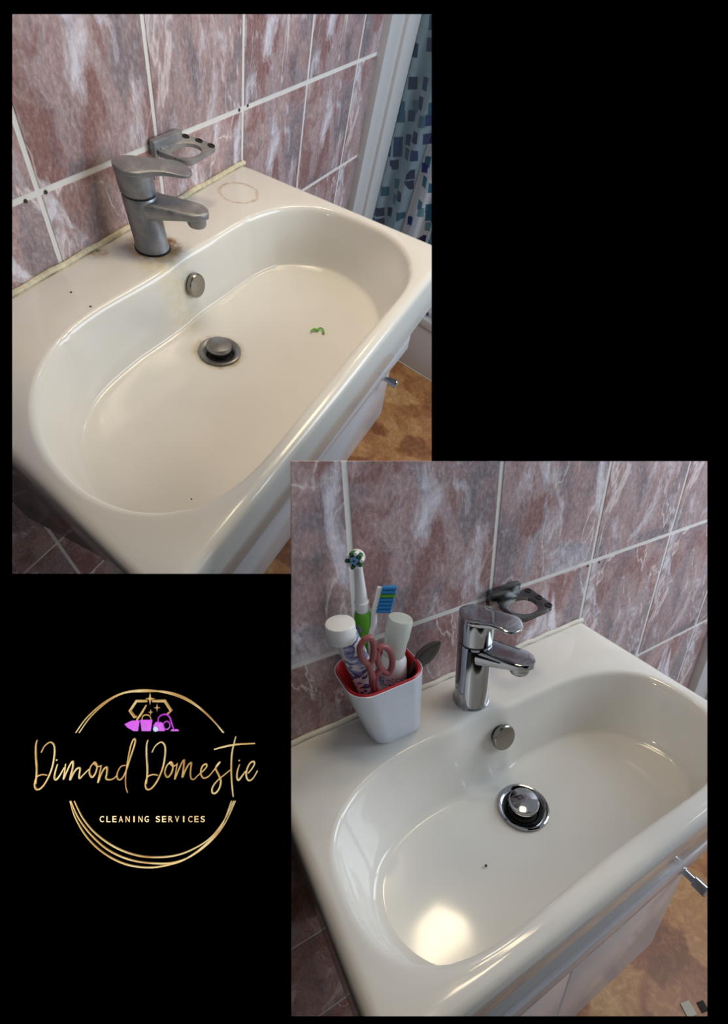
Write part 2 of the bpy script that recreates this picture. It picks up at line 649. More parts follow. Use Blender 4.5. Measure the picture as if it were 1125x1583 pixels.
def tiled_wall(name, fr, w, h, z1, cols, rows, xmin, xmax, zmin, zmax, regions, label):
    """regions: list of lists of half-planes; every tile is clipped to each region"""
    root = Thing(name, fr, (0, 0, -ZF), label, 'wall', kind='structure')
    slab = MB()
    g = .036
    full_mesh = {}
    tm = MB().box((-(w - g) / 2, -.005, -(h - g) / 2), (+(w - g) / 2, .01, (h - g) / 2), .0025)
    for reg in regions:
        poly = [(xmin, zmin), (xmax, zmin), (xmax, zmax), (xmin, zmax)]
        for hp in reg:
            poly = clip(poly, *hp)
        if len(poly) > 2 and poly_area(poly) > 1e-4:
            slab.prism(poly, 0.0, .010)
    root.part('grout_bed', slab, 'grout', smooth=20)
    shared = None
    for i in range(*cols):
        for j in range(*rows):
            xa, xb = max(i * w + g / 2, xmin), min((i + 1) * w - g / 2, xmax)
            za, zb = max(z1 + j * h + g / 2, zmin), min(z1 + (j + 1) * h - g / 2, zmax)
            if xb - xa < .03 or zb - za < .03:
                continue
            rect = [(xa, za), (xb, za), (xb, zb), (xa, zb)]
            cx, cz = (i + .5) * w, z1 + (j + .5) * h
            for reg in regions:
                poly = rect
                for hp in reg:
                    poly = clip(poly, *hp)
                    if len(poly) < 3:
                        break
                if len(poly) < 3 or poly_area(poly) < .0015:
                    continue
                whole = abs(poly_area(poly) - (w - g) * (h - g)) < 1e-4
                if whole:
                    if shared is None:
                        shared = tm.mesh('tile', 'marble', 30)
                    me = shared
                else:
                    me = MB().prism(poly, -.005, .01).mesh('tile', 'marble', 20, (cx, 0, cz))
                o = bpy.data.objects.new('tile', me)
                col.objects.link(o)
                o.parent = root.o
                o.location = (cx * S, 0, (cz + ZF) * S)
    return root


hU, zU, DU, LU, XFU = FIT_U[:5]
hL, zL, DL, LL, XFL = FIT_L[:5]
top_line = line_xz(WL, (450, 713), (667, 713))
left_line = line_xz(WL, (450, 887), (450, 713))


def pos(line, fr, px, py):
    p = fr.un(px, py, 1, 0)
    s = line[0] * p[0] + line[1] * p[2] + line[2]
    return line if s > 0 else tuple(-v for v in line)


def neg(line):
    return tuple(-v for v in line)


t_in = pos(top_line, WL, 800, 900)
l_in = pos(left_line, WL, 800, 900)
r_ln = line_xz(WL, (700, 713), (700, 600))
r_in = pos(r_ln, WL, 900, 650)
b_ln = line_xz(WL, (450, 912), (400, 912))
b_in = pos(b_ln, WL, 440, 1100)
wallL = tiled_wall('wall_back', WL, 1, hL, zL, (-4, 3), (-4, 1), -3.0, XFL, -ZF, zL + hL,
                   [[t_in, l_in], [neg(t_in), r_in], [neg(l_in), b_in]], 'pink and grey marbled tile wall behind the clean washbasin')
wallU = tiled_wall('wall_rear', WU, 1, hU, zU, (-5, 3), (-5, 2), -4.6, XFU, -ZF, zU + 2 * hU, [[]],
                   'pink and grey marbled tile wall behind the stained washbasin')

# mould spots in the joints
for fr, root, spots in ((WU, wallU, [(40, 311), (71, 297), (370, 170), (383, 163)]), (WL, wallL, [(908, 875), (926, 869)])):
    for px, py in spots:
        p = fr.un(px, py, 1, -.004)
        root.part('mould_spot', MB().lathe((p[0], -.003, p[2]), (0, -1, 0), [(.011, 0), (.010, .004), (.004, .006)], 10), 'spot')

# floors
for nm, fr, xa, xb, ya, lab in (('floor', WL, -3.0, 4.2, -3.4, 'tan stone-print vinyl floor under the clean washbasin'),
                                ('floor', WU, -4.6, 3.87, -3.2, 'tan stone-print vinyl floor under the stained washbasin')):
    single(nm, fr, (0, 0, -ZF), MB().box((xa, ya, -ZF - .06), (xb, .08, -ZF)), 'floor', lab, 'floor', kind='structure')

# unseen low panels added to block light from the gaps beside the basins
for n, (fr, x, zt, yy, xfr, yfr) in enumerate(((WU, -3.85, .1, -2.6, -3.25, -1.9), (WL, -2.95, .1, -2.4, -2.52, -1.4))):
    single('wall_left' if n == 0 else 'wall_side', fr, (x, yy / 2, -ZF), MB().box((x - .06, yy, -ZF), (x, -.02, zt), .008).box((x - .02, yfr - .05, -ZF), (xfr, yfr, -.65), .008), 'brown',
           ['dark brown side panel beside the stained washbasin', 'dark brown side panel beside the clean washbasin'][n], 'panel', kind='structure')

# sealant beads along the back edge of the basins
for n, (fr, xl, m) in enumerate(((BU, -4.2, 'silicone_old'), (BL, -LL - .0, 'silicone'))):
    pth = [(xl + (0.0 - xl) * k / 40, -.022 + .004 * math.sin(k * 1.7), .008 + .003 * math.sin(k * 2.3)) for k in range(41)]
    single('trim_%d' % (n + 1), fr, (xl / 2, -.03, 0), MB().tube(pth, .017, 8), m,
           ['yellowed sealant bead along the stained washbasin', 'white sealant bead along the clean washbasin'][n], 'sealant', kind='structure')

# ------------------------------------------------------------------ shower frame, curtain and tray panel


def shower_frame(name, fr, x, zt, lab):
    t = Thing(name, fr, (x, 0, -ZF), lab, 'frame', kind='structure')
    t.part('frame_profile', MB().box((x, -.09, -ZF), (x + .36, .05, zt), .01), 'upvc')
    t.part('frame_step', MB().box((x + .355, -.13, -ZF), (x + .72, .05, zt), .012), 'upvc')
    t.part('gasket', MB().box((x + .72, -.12, -ZF), (x + .76, .03, zt)), 'black')
    return t


fu = shower_frame('window_1', WU, XFU, 1.9, 'white plastic shower frame with a black gasket beside the curtain')
fu.part('pane', MB().box((XFU + .73, -.60, -2.9), (XFU + .75, -.12, 1.9)), 'pane')
shower_frame('window_2', WL, XFL, .6, 'white plastic frame edge at the end of the tiles')

# curtain: a wavy sheet hanging inside the tray edge
nu, nv = 110, 60
verts, uvs, faces = [], [], []
for a in range(nu + 1):
    s = a / nu
    y = .35 - 2.6 * s
    for b in range(nv + 1):
        t = b / nv
        z = 1.9 - 4.75 * t
        x = 3.98 + .085 * math.sin(s * 47 + .5 * math.sin(t * 3)) * (.6 + .5 * t) + .03 * math.sin(s * 19 + t * 2)
        verts.append((x, y, z))
        uvs.append((s * 1.25 * 2.6 * S, t * 4.75 * S))
for a in range(nu):
    for b in range(nv):
        i = a * (nv + 1) + b
        faces.append((i, i + nv + 1, i + nv + 2, i + 1))
mb = MB().add(verts, faces)
cur = single('shower_curtain', WU, (3.98, -.9, -2.85), mb, 'curtain', 'white shower curtain printed with blue and teal mosaic squares', 'curtain', smooth=80)
uvl = cur.data.uv_layers.new(name='UVMap')
# vertices keep their order
for lp in cur.data.loops:
    uvl.data[lp.index].uv = uvs[lp.vertex_index] if lp.vertex_index < len(uvs) else (0, 0)
mod = cur.modifiers.new('thickness', 'SOLIDIFY')
mod.thickness = .0008

tp = Thing('shower_tray', WU, (4.3, -1.0, -ZF), 'pale grey shower tray panel standing on the tan floor', 'shower tray')
tp.part('side_panel', MB().box((3.88, -2.4, -ZF), (3.96, .0, -3.05), .01), 'upvc')
tp.part('rim', MB().box((3.85, -2.4, -3.05), (4.06, .0, -2.9), .02), 'upvc')

# ------------------------------------------------------------------ washbasins


def polar(pts, c, N):
    """radius of a digitised closed outline at N regular angles"""
    a = np.array([math.atan2(p[1] - c[1], p[0] - c[0]) for p in pts])
    r = np.array([math.hypot(p[0] - c[0], p[1] - c[1]) for p in pts])
    o = np.argsort(a)
    a, r = a[o], r[o]
    th = -math.pi + 2 * math.pi * np.arange(N) / N
    rr = np.interp(th, np.concatenate([a - 2 * math.pi, a, a + 2 * math.pi]), np.concatenate([r, r, r]))
    return th, rr


def smooth_p(r, k):
    for _ in range(k):
        r = (np.roll(r, 1) + 2 * r + np.roll(r, -1)) / 4
    return r


def washbasin(fr, D, W, tf, tl, tr, open_px, floor_px, front_q, drain, cap, drain_z, zf, mat, label, skirt, dull, apron):
    N = 240
    O = [fr.un(*p, 2, 0)[:2] for p in open_px]
    c = np.array([(min(p[0] for p in O) + max(p[0] for p in O)) / 2, (min(p[1] for p in O) + max(p[1] for p in O)) / 2])
    th, rO = polar(O, c, N)
    rO = smooth_p(rO, 12)
    Fp = [fr.un(*p, 2, zf)[:2] for p in floor_px]
    q = []
    for p in Fp:
        a = math.atan2(p[1] - c[1], p[0] - c[0])
        q.append((a, math.hypot(p[0] - c[0], p[1] - c[1]) / np.interp(a, th, rO, period=2 * math.pi)))
    q += front_q
    q.sort()
    qa, qv = np.array([p[0] for p in q]), np.array([p[1] for p in q])
    qq = smooth_p(np.interp(th, qa, qv, period=2 * math.pi), 25)
    rF = np.minimum(rO * qq, rO - .03)
    # outer outline with slightly rounded corners
    corners = [np.array(p) for p in ((0, 0), (D * math.tan(tr), -D), (-W - D * math.tan(tl), -D - (W + D * math.tan(tl)) * math.tan(tf)), (-W, 0))]

    def ray(t, ins):
        d = np.array([math.cos(t), math.sin(t)])
        best = 9
        for i in range(4):
            p, e = corners[i], corners[(i + 1) % 4] - corners[i]
            n = np.array([-e[1], e[0]]) / np.linalg.norm(e)
            if n @ (c - p) < 0:
                n = -n
            h = (n @ (c - p)) - ins
            dn = -(n @ d)
            if dn > 1e-6:
                best = min(best, h / dn)
        return best
    # sample angles: regular ones plus the exact corner directions
    ths = list(th)
    for p in corners:
        a = math.atan2(p[1] - c[1], p[0] - c[0])
        k = int(np.argmin([abs(math.remainder(a - t, 2 * math.pi)) for t in ths]))
        ths[k] = a
    rOi = np.interp(ths, th, rO, period=2 * math.pi)
    lim = np.array([ray(t, .12) for t in ths])
    rOi = smooth_p(np.minimum(rOi, lim), 24)
    rOi = smooth_p(np.minimum(rOi, np.array([ray(t, .11) for t in ths])), 6)
    rFi = np.minimum(np.interp(ths, th, rF, period=2 * math.pi), rOi - .06)

    def ring(fn, z):
        return [(c[0] + math.cos(t) * fn(k, t), c[1] + math.sin(t) * fn(k, t), z if not callable(z) else z(k)) for k, t in enumerate(ths)]
    rs = []
    rs.append(ring(lambda k, t: ray(t, .16), -skirt))
    rs.append(ring(lambda k, t: ray(t, .012), -skirt))
    rs.append(ring(lambda k, t: ray(t, 0), -skirt + .02))
    rs.append(ring(lambda k, t: ray(t, 0), -.06))
    rs.append(ring(lambda k, t: ray(t, .004), -.036))
    rs.append(ring(lambda k, t: ray(t, .016), -.014))
    rs.append(ring(lambda k, t: ray(t, .036), -.003))
    rs.append(ring(lambda k, t: ray(t, .06), 0))
    for s in (.3, .6):
        rs.append(ring(lambda k, t, s=s: (ray(t, .06) * (1 - s) + (max(rOi[k], .1) + .03) * s) if ray(t, .06) > rOi[k] + .03 else ray(t, .06) + (rOi[k] + .012 - ray(t, .06)) * s, 0))
    for d, z in ((.03, 0), (.012, -.003), (-.004, -.014), (-.014, -.032), (-.02, -.06)):
        rs.append(ring(lambda k, t, d=d: rOi[k] + d, z))
    for s in (.2, .4, .6, .8):
        rs.append(ring(lambda k, t, s=s: (rOi[k] - .02) * (1 - s) + (rFi[k] + .03) * s, -.06 + (zf + .10) * s - (-.06) * 0 - .0 * s))
    z_w = -.06 + (zf + .10) * 1.0
    for d, z in ((.022, z_w - .012), (.008, z_w - .027), (-.014, z_w - .036), (-.05, zf)):
        rs.append(ring(lambda k, t, d=d: rFi[k] + d, z))
    dc = np.array(drain)
    for s in (.25, .5, .75, .9):
        f = []
        for k, t in enumerate(ths):
            e = np.array([math.cos(t), math.sin(t)])
            p0 = c + e * (rFi[k] - .05)
            p1 = dc + e * .12
            p = p0 * (1 - s) + p1 * s
            f.append((p[0], p[1], zf + (drain_z - zf) * s))
        rs.append(f)
    rs.append([(dc[0] + math.cos(t) * .12, dc[1] + math.sin(t) * .12, drain_z) for t in ths])
    rs.append([(dc[0] + math.cos(t) * .10, dc[1] + math.sin(t) * .10, drain_z - .10) for t in ths])
    t = Thing('washbasin', fr, (c[0], c[1], -skirt), label, 'washbasin')
    mb = MB().rings(rs, True, False, True)
    bw = t.part('bowl', mb, mat, smooth=50)
    # apron under the rim that hides the bowl
    yd, xr, xl, za, zr = apron
    t.part('front_rail', MB().box((xl, -D + .004, zr), (xr, yd + .02, za - .012), .012), 'gloss_white')
    t.part('apron', MB().box((xl, yd, -.60), (xr, yd + .03, zr - .012), .006), 'gloss_white')
    # waste: dished flange with a pop-up plug
    dz = drain_z + .014
    fl = t.part('waste_flange', MB().lathe((dc[0], dc[1], dz), (0, 0, 1), [(.155, -.006), (.155, .006), (.148, .010), (.125, .006), (.105, -.012), (.088, -.05), (.05, -.055)], 48, False, True),
                'dull_steel' if dull else 'chrome')
    t.part('plug_stem', MB().lathe((dc[0], dc[1], dz), (0, 0, 1), [(.085, -.052), (.085, -.03), (.076, -.02), (.07, .035)], 32), 'black', parent=fl)
    t.part('plug', MB().lathe((dc[0] + .0, dc[1], dz), (0, 0, 1), [(.084, .026), (.092, .034), (.092, .05), (.084, .062), (.05, .070), (.01, .073)], 40), 'dull_steel' if dull else 'chrome', parent=fl)
    # overflow cap on the back wall of the bowl
    cx, cz = cap
    a = math.pi / 2
    k = int(np.argmin([math.hypot(c[0] + math.cos(t_) * rOi[i] - cx, c[1] + math.sin(t_) * rOi[i] - 9) for i, t_ in enumerate(ths)]))
    best = min(range(len(ths)), key=lambda i: abs(c[0] + math.cos(ths[i]) * rOi[i] - cx) + (10 if math.sin(ths[i]) < 0 else 0))
    s = (-cz - .06) / (-zf - .10)
    rr = (rOi[best] - .02) * (1 - s) + (rFi[best] + .03) * s
    cy = c[1] + math.sin(ths[best]) * rr
    slope = (rOi[best] - .02 - rFi[best] - .03) / (-zf - .10)
    ax = (0, -1, max(.0, slope))
    oc = t.part('overflow_cap', MB().lathe((cx, cy - .012, cz), ax, [(.078, .0), (.084, .006), (.084, .028), (.078, .036), (.06, .038)], 40), 'steel')
    t.part('overflow_collar', MB().lathe((cx, cy + .01, cz), ax, [(.07, .0), (.07, .022)], 32), 'black', parent=oc)
    return t, c


OPEN_U = [(330, 372), (370, 346), (392, 332), (423, 321), (454, 316), (495, 316.5), (532, 324), (573, 340), (604, 358), (622, 377), (635, 402), (638, 424),
          (633, 445), (620, 466), (601, 488), (583, 510), (551, 551), (519, 592), (488, 627), (456, 665), (425, 703), (393, 735), (361, 760), (330, 779),
          (284, 795), (237, 803), (189, 795), (158, 781), (126, 763), (95, 735), (69, 703), (52, 662), (49, 621), (55, 589), (69, 558), (91, 526), (126, 496),
          (158, 476), (196, 454), (234, 431), (268, 409)]
FLOOR_U = [(330, 468), (361, 441), (393, 424), (434, 414), (472, 414), (507, 420), (535, 433), (560, 452), (576, 472), (582, 495), (300, 495), (252, 532), (205, 570),
           (170, 602), (148, 627), (132, 662), (129, 694), (136, 731), (151, 763)]
OPEN_L = [(694, 1136), (651, 1152), (612, 1174), (576, 1199), (546, 1229), (521, 1266), (508, 1302), (504, 1335), (509, 1381), (524, 1417), (549, 1450), (582, 1477),
          (621, 1494), (657, 1500), (700, 1500), (736, 1494), (775, 1480), (792, 1471), (841, 1438), (890, 1402), (938, 1367), (987, 1331), (1019, 1308), (1052, 1276),
          (1071, 1256), (1093, 1230), (1106, 1208), (1114, 1180), (1114, 1145), (1106, 1112), (1093, 1090), (1071, 1072), (1040, 1055), (1009, 1044), (978, 1037), (946, 1037), (915, 1041), (884, 1048),
          (853, 1062), (822, 1075), (782, 1094)]
FLOOR_L = [(760, 1208), (792, 1185), (834, 1159), (873, 1141), (915, 1134), (954, 1136), (993, 1148), (1029, 1169), (1055, 1198), (1066, 1227), (727, 1220), (682, 1245),
           (645, 1269), (615, 1299), (591, 1332), (579, 1372), (582, 1411), (597, 1441)]
FQ = [(-2.0, .88), (-1.57, .86), (-1.1, .86)]
TAPU = (-1.47, -.275)
TAPL = (-1.33, -.262)
zfl = -.45
dU = BU.un(340, 545, 2, zfl - .03)
dL = BL.un(808, 1249, 2, zfl - .03)
capU = BU.un(286, 433, 1, -.43)
capL = BL.un(770, 1132, 1, -.45)


bU, cU_ = None, None
# stains are given in metres relative to the basin's own origin (its middle, under the skirt)
OU = [BU.un(*p, 2, 0)[:2] for p in OPEN_U]
cUx = (min(p[0] for p in OU) + max(p[0] for p in OU)) / 2
cUy = (min(p[1] for p in OU) + max(p[1] for p in OU)) / 2


def st(p, r0, r1, colr, amt, sx=1, sy=1):
    return ((p[0] - cUx) * S, (p[1] - cUy) * S, r0 * S, r1 * S, colr, amt, sx, sy)


stain = [
    st(TAPU, .11, .22, (186, 134, 60), 1.0),
    st((TAPU[0] + .05, TAPU[1] - .03), .10, .15, (116, 72, 26), .95),
    st(BU.un(150, 389, 2, 0), .02, .10, (168, 124, 58), 1.0),
    st(BU.un(150, 387, 2, 0), .012, .035, (52, 30, 14), 1),
    st(BU.un(369, 298, 2, 0), .15, .158, (180, 146, 100), -.8),
    st(dU, .15, .21, (176, 152, 96), .75),
    st(BU.un(250, 405, 2, 0), .01, .26, (222, 204, 150), .7),
]
M['ceramic_stained'] = mat_ceramic('stained_ceramic', stain)
bU, cU_ = washbasin(BU, DU, LU, FIT_U[13], FIT_U[14], FIT_U[15], OPEN_U, FLOOR_U, FQ, dU[:2], (capU[0], capU[2]), zfl - .03, zfl, 'ceramic_stained',
                    'white washbasin with rust stains round its tap and waste', .40, True, (-1.86, -.50, -3.2, -.41, -.58))
bL, cL_ = washbasin(BL, DL, LL, FIT_L[13], FIT_L[14], FIT_L[15], OPEN_L, FLOOR_L, FQ, dL[:2], (capL[0], capL[2]), zfl - .03, zfl, 'ceramic',
                    'clean glossy white washbasin with the toiletries cup on its ledge', .32, False, (-1.42, -.42, -2.5, -.33, -.47))

# ------------------------------------------------------------------ taps


def paddle(secs, n=20):
    """loft along a horizontal axis; secs: (s, halfwidth, ztop, zbot)"""
    rs = []
    for s, w, zt, zb in secs:
        r = []
        zc, hh = (zt + zb) / 2, (zt - zb) / 2
        for k in range(n):
            a = 2 * math.pi * k / n
            ca, sa = math.cos(a), math.sin(a)
            e = .45
            r.append((s, math.copysign(abs(ca) ** e, ca) * w, zc + math.copysign(abs(sa) ** e, sa) * hh))
        rs.append(r)
    return rs


def tap(fr, base, hn, ht, spout_tip, lever_tip, mat, label, dark):
    t = Thing('basin_tap', fr, (base[0], base[1], 0), label, 'tap')
    b = Vector((base[0], base[1], 0))

    def orient(rs, tip, back=Vector((0, 0, 0))):
        d = Vector((tip[0] - base[0], tip[1] - base[1]))
        d.normalize()
        n = Vector((-d.y, d.x))
        return [[(base[0] + d.x * p[0] + n.x * p[1], base[1] + d.y * p[0] + n.y * p[1], p[2]) for p in r] for r in rs]
    R = .108
    body = MB().lathe(b, (0, 0, 1), [(R + .004, 0), (R + .004, .012), (R, .02), (R - .002, hn - .012), (R - .008, hn)], 48)
    bo = t.part('body', body, mat)
    t.part('base_ring', MB().lathe(b, (0, 0, 1), [(R + .010, 0), (R + .010, .008), (R + .004, .012)], 48), 'black' if dark else mat, parent=bo)
    L = math.hypot(spout_tip[0] - base[0], spout_tip[1] - base[1])
    tz = spout_tip[2]
    drop = hn - tz
    sp = []
    for k in range(15):
        s = .03 + (L - .03) * k / 14
        u = k / 14
        w = .100 - .014 * u
        if u > .75:
            w *= math.sqrt(max(0, 1 - ((u - .75) / .25) ** 2 * .93))
        zt = hn - .006 - drop * u
        zb = zt - (.075 * (1 - u) ** 1.3 + .042)
        sp.append((s, w, zt, zb))
    spo = t.part('spout', MB().rings(orient(paddle(sp), spout_tip)), mat)
    d = Vector((spout_tip[0] - base[0], spout_tip[1] - base[1]))
    ap = Vector((base[0], base[1], 0)) + Vector((d.x, d.y, 0)) * ((L - .085) / L)
    t.part('aerator', MB().lathe((ap.x, ap.y, tz - .045), (0, 0, -1), [(.058, 0), (.062, .01), (.062, .045), (.056, .06), (.04, .062)], 32), mat, parent=spo)
    t.part('seal_ring', MB().lathe((b.x, b.y, hn - .004), (0, 0, 1), [(R - .008, 0), (R - .008, .022)], 40), 'black')
    hd = t.part('head', MB().lathe((b.x, b.y, hn + .012), (0, 0, 1), [(R - .006, 0), (R, .008), (R, ht - hn - .05), (R - .004, ht - hn - .03)], 48), mat)
    L2 = math.hypot(lever_tip[0] - base[0], lever_tip[1] - base[1])
    lv = []
    for k in range(25):
        u = k / 24
        s = -R + (L2 + R) * u
        if s < R * .35:
            w = math.sqrt(max(.0004, R * R - s * s)) * 1.0
        else:
            w0 = math.sqrt(R * R - (R * .35) ** 2)
            v = (s - R * .35) / (L2 - R * .35)
            w = w0 * (1 - .16 * math.sin(min(v * 1.4, 1) * math.pi) * .9)
            w = w * (1 - .12 * v)
            if v > .72:
                w *= math.sqrt(max(0, 1 - ((v - .72) / .28) ** 2 * .95))
        v = max(0, (s - R * .5) / (L2 - R * .5))
        zt = ht + .012 * math.sin(v * math.pi) - (ht - lever_tip[2]) * v
        thick = (.045 if s < R * .6 else .045 - .025 * v)
        lv.append((s, w, zt, zt - thick))
    t.part('lever', MB().rings(orient(paddle(lv), lever_tip)), mat)
    t.part('lever_mark', MB().lathe((base[0] + R * .8, base[1] - R * .66, ht - .085), (R * .8, -R * .66, 0), [(.012, 0), (.01, .004)], 12), 'black', parent=hd)
    return t


tipU = BU.un(321, 325, 2, .31)
levU = BU.un(296, 264, 2, .47)
tipL = BL.un(827, 1022, 2, .45)
levL = BL.un(807, 971, 2, .66)
tap(BU, TAPU, .335, .50, tipU, levU, 'crust', 'grey limescale-crusted mixer tap on the stained washbasin', True)
tap(BL, TAPL, .47, .675, tipL, levL, 'chrome', 'shiny chrome mixer tap on the clean washbasin', False)

# ------------------------------------------------------------------ tumbler holders on the wall


def holder(fr, x0, x1, z0, z1, plate, zp, mat, label):
    t = Thing('tumbler_holder', fr, ((x0 + x1) / 2, 0, z0), label, 'tumbler holder')
    t.part('wall_plate', MB().box((x0, -.055, z0), (x1, -.012, z1), .01), mat)
    bl, br, frr, fl = [np.array(p[:2]) for p in plate]
    # bilinear square plate with a round hole and small slots
    def bi(u, v):
        return (bl * (1 - u) * (1 - v) + br * u * (1 - v) + frr * u * v + fl * (1 - u) * v)
    n = 48
    hole, outer = [], []
    for k in range(n):
        a = 2 * math.pi * (k + .5) / n
        ca, sa = math.cos(a), math.sin(a)
        m_ = max(abs(ca), abs(sa))
        rr = .5 / m_
        rr = min(rr, .64)
        outer.append((.5 + ca * rr, .5 + sa * rr))
        hole.append((.44 + ca * .335, .52 + sa * .36))
    th = .03
    rs = []
    for pts, z in ((hole, zp - th / 2), (outer, zp - th / 2), (outer, zp + th / 2), ([(.44 + (p[0] - .44) * 1.18, .52 + (p[1] - .52) * 1.18) for p in hole], zp + th / 2), (hole, zp + th / 4), (hole, zp - th / 2)):
        rs.append([(*bi(*p), z) for p in pts])
    pl = t.part('ring_plate', MB().rings(rs, True, False, False), mat)
    for (u, v) in ((.90, .12), (.92, .5), (.90, .88)):
        p = bi(u, v)
        t.part('drain_slot', MB().lathe((p[0], p[1], zp + th / 2), (0, 0, 1), [(.024, 0), (.026, .004), (.018, .006), (.016, .001)], 12), 'black', parent=pl)
    mid = bi(.3, 0.0)
    t.part('arm', MB().box((mid[0] - .06, mid[1] - .03, zp - .02), (mid[0] + .08, -.03, zp + .02), .006), mat)
    return t


ZPU, ZPL = .36, .52
holder(WU, -1.09, -.80, .325, .425, [WU.un(*p, 2, ZPU) for p in ((240, 236), (285, 210), (337, 229), (293, 255))], ZPU, 'crust',
       'dull grey tumbler holder on tiles above the stained washbasin')
holder(WL, -1.05, -.78, .50, .61, [WL.un(*p, 2, ZPL) for p in ((766, 935), (816, 910), (857, 940), (806, 962))], ZPL, 'gunmetal',
       'shiny metal tumbler holder on tiles above the clean washbasin')

# ------------------------------------------------------------------ vanity cabinets


def cabinet(fr, y_door, x_r, x_l, zb, knob_px, label):
    zt = -.605
    t = Thing('vanity_cabinet', fr, ((x_l + x_r) / 2, y_door / 2, zb), label, 'cabinet')
    t.part('carcass', MB().box((x_l, y_door + .10, zb), (x_r, -.02, zt), .006), 'gloss_white')
    mid = (x_l + x_r) / 2
    for a, b in ((x_l, mid - .006), (mid + .006, x_r)):
        t_d = t.part('door', MB().box((a, y_door, zb), (b, y_door + .095, zt - .004), .010), 'gloss_white')
    p = fr.un(*knob_px, 1, y_door)
    z = min(p[2], zt - .05)
    t.part('knob', MB().lathe((p[0], y_door, z), (0, -1, 0), [(.022, 0), (.022, .07), (.034, .075), (.036, .15), (.030, .156)], 24), 'chrome', parent=t_d)
    return t


cabinet(BU, -1.86, -.50, -3.2, -1.45, (590, 583), 'gloss white vanity cabinet under the stained washbasin')
cabinet(BL, -1.42, -.42, -2.5, -1.9, (1055, 1345), 'gloss white vanity cabinet under the clean washbasin')

# ------------------------------------------------------------------ things on and in the basins
p = [BU.un(x, y, 2, zfl + .004) for x, y in ((480, 512), (485, 509), (490, 510), (494, 507), (499, 509), (500, 515))]
single('plant_scrap', BU, tuple(p[2]), MB().tube(spline(p, sub=4), [.006 + .004 * math.sin(k * .25) ** 2 for k in range(21)], 8), 'scrap',
       'small curled green scrap lying in the stained washbasin', 'scrap')
for fr, pts, labs in ((BU, [(296, 772), (110, 452), (140, 474)], ['dark speck in the stained bowl near its front rim', 'dark speck on the stained basin ledge close to the sealant', 'dark speck on the stained basin ledge close to the bowl edge']),
                      (BL, [(751, 1338), (598, 1427), (909, 1356)], ['dark speck in the clean bowl beside the bright reflection', 'dark speck in the clean bowl at the foot of its curved end wall', 'dark speck in the clean bowl near the front rim'])):
    for k, (x, y) in enumerate(pts):
        z = 0 if (fr is BU and k > 0) else zfl - .008
        q = fr.un(x, y, 2, z)
        single('dirt_speck', fr, tuple(q), MB().lathe((q[0], q[1], z - .003), (0, 0, 1), [(.007, 0), (.006, .006), (.002, .009)], 8), 'dirt', labs[k], 'speck', 'dark specks on the basins')
for (x, y, m, lab, r) in ((1063, 1560, 'paper', 'pale paper scrap on the tan floor', .07), (1085, 1556, 'dirt', 'dark fluff scrap on the tan floor', .05)):
    q = WL.un(x, y, 2, -ZF)
    mb = MB()
    mb.prism([(q[0] - r, q[1] - r * .6), (q[0] + r * .5, q[1] - r), (q[0] + r, q[1] + r * .5), (q[0] - r * .4, q[1] + r * .9)], -ZF, -ZF + .012, 'xy')
    single('floor_scrap', WL, tuple(q), mb, m, lab, 'scrap')

# cup: tapered rounded square, white outside, red inside
ct = Thing('toiletries_cup', BL, (-1.885, -.19, 0), 'white tapered plastic cup with a red inside holding toiletries', 'cup')


def rsq(x0, x1, y0, y1, r, z, n=10):
    out = []
    for (cx, cy, a0) in ((x1 - r, y1 - r, 0), (x0 + r, y1 - r, 90), (x0 + r, y0 + r, 180), (x1 - r, y0 + r, 270)):
        for k in range(n):
            a = math.radians(a0 + 90 * k / (n - 1))
            out.append((cx + math.cos(a) * r, cy + math.sin(a) * r, z))
    return out


CB = (-2.045, -1.715, -.315, -.075, .09)      # base outline
CT = (-2.20, -1.745, -.40, -.035, .12)        # rim outline
HC = .50


def cupring(s, ins, z=None):
    v = [CB[i] * (1 - s) + CT[i] * s for i in range(5)]
    return rsq(v[0] + ins, v[1] - ins, v[2] + ins, v[3] - ins, v[4] - ins * .8, HC * s if z is None else z)


ct.part('cup_shell', MB().rings([cupring(0, .03, 0), cupring(0, .012, .004), cupring(.03, 0), cupring(.5, 0), cupring(1, 0), cupring(1, .008, HC + .004)], True, True, False), 'cup', smooth=40)
ct.part('liner', MB().rings([cupring(1, .004, HC + .002), cupring(1, .012, HC + .012), cupring(1, .022, HC + .004), cupring(.5, .03), cupring(.08, .03)], True, False, True), 'red', smooth=40)


def up(px, py, y):
    return Vector(BL.un(px, py, 1, y))


def along(a, b, prof):
    """profile of (radius, fraction) between two points"""
    a, b = Vector(a), Vector(b)
    L = (b - a).length
    return a, (b - a), [(r, f * L) for r, f in prof]


def in_cup(top, foot):
    """lower end of something standing in the cup"""
    return Vector((foot[0], foot[1], .05))


# electric toothbrush
hd_p = up(552, 857, -.10)
ft = Vector((-2.02, -.14, .05))
ax = (hd_p - ft)
eb = Thing('electric_toothbrush', BL, tuple(ft), 'green and white electric toothbrush standing upright in the cup', 'toothbrush')
knee = up(560, 945, -.115)
a, d, pr = along(ft, knee, [(.040, 0), (.048, .1), (.050, .6), (.046, .97), (.040, 1)])
eh = eb.part('handle', MB().lathe(a, d, pr, 24), 'green')
pad = up(560, 972, -.155)
eb.part('button_pad', MB().lathe(pad + Vector((0, .015, 0)), (-.4, -1, .2), [(.026, 0), (.026, .012), (.018, .016)], 20), 'dull_steel', parent=eh)
a, d, pr = along(knee, hd_p, [(.032, 0), (.036, .02), (.036, .15), (.040, .16), (.040, .18), (.034, .2), (.027, .5), (.021, .8), (.020, .95), (.012, 1)])
es = eb.part('brush_stem', MB().lathe(a, d, pr, 24), 'white')
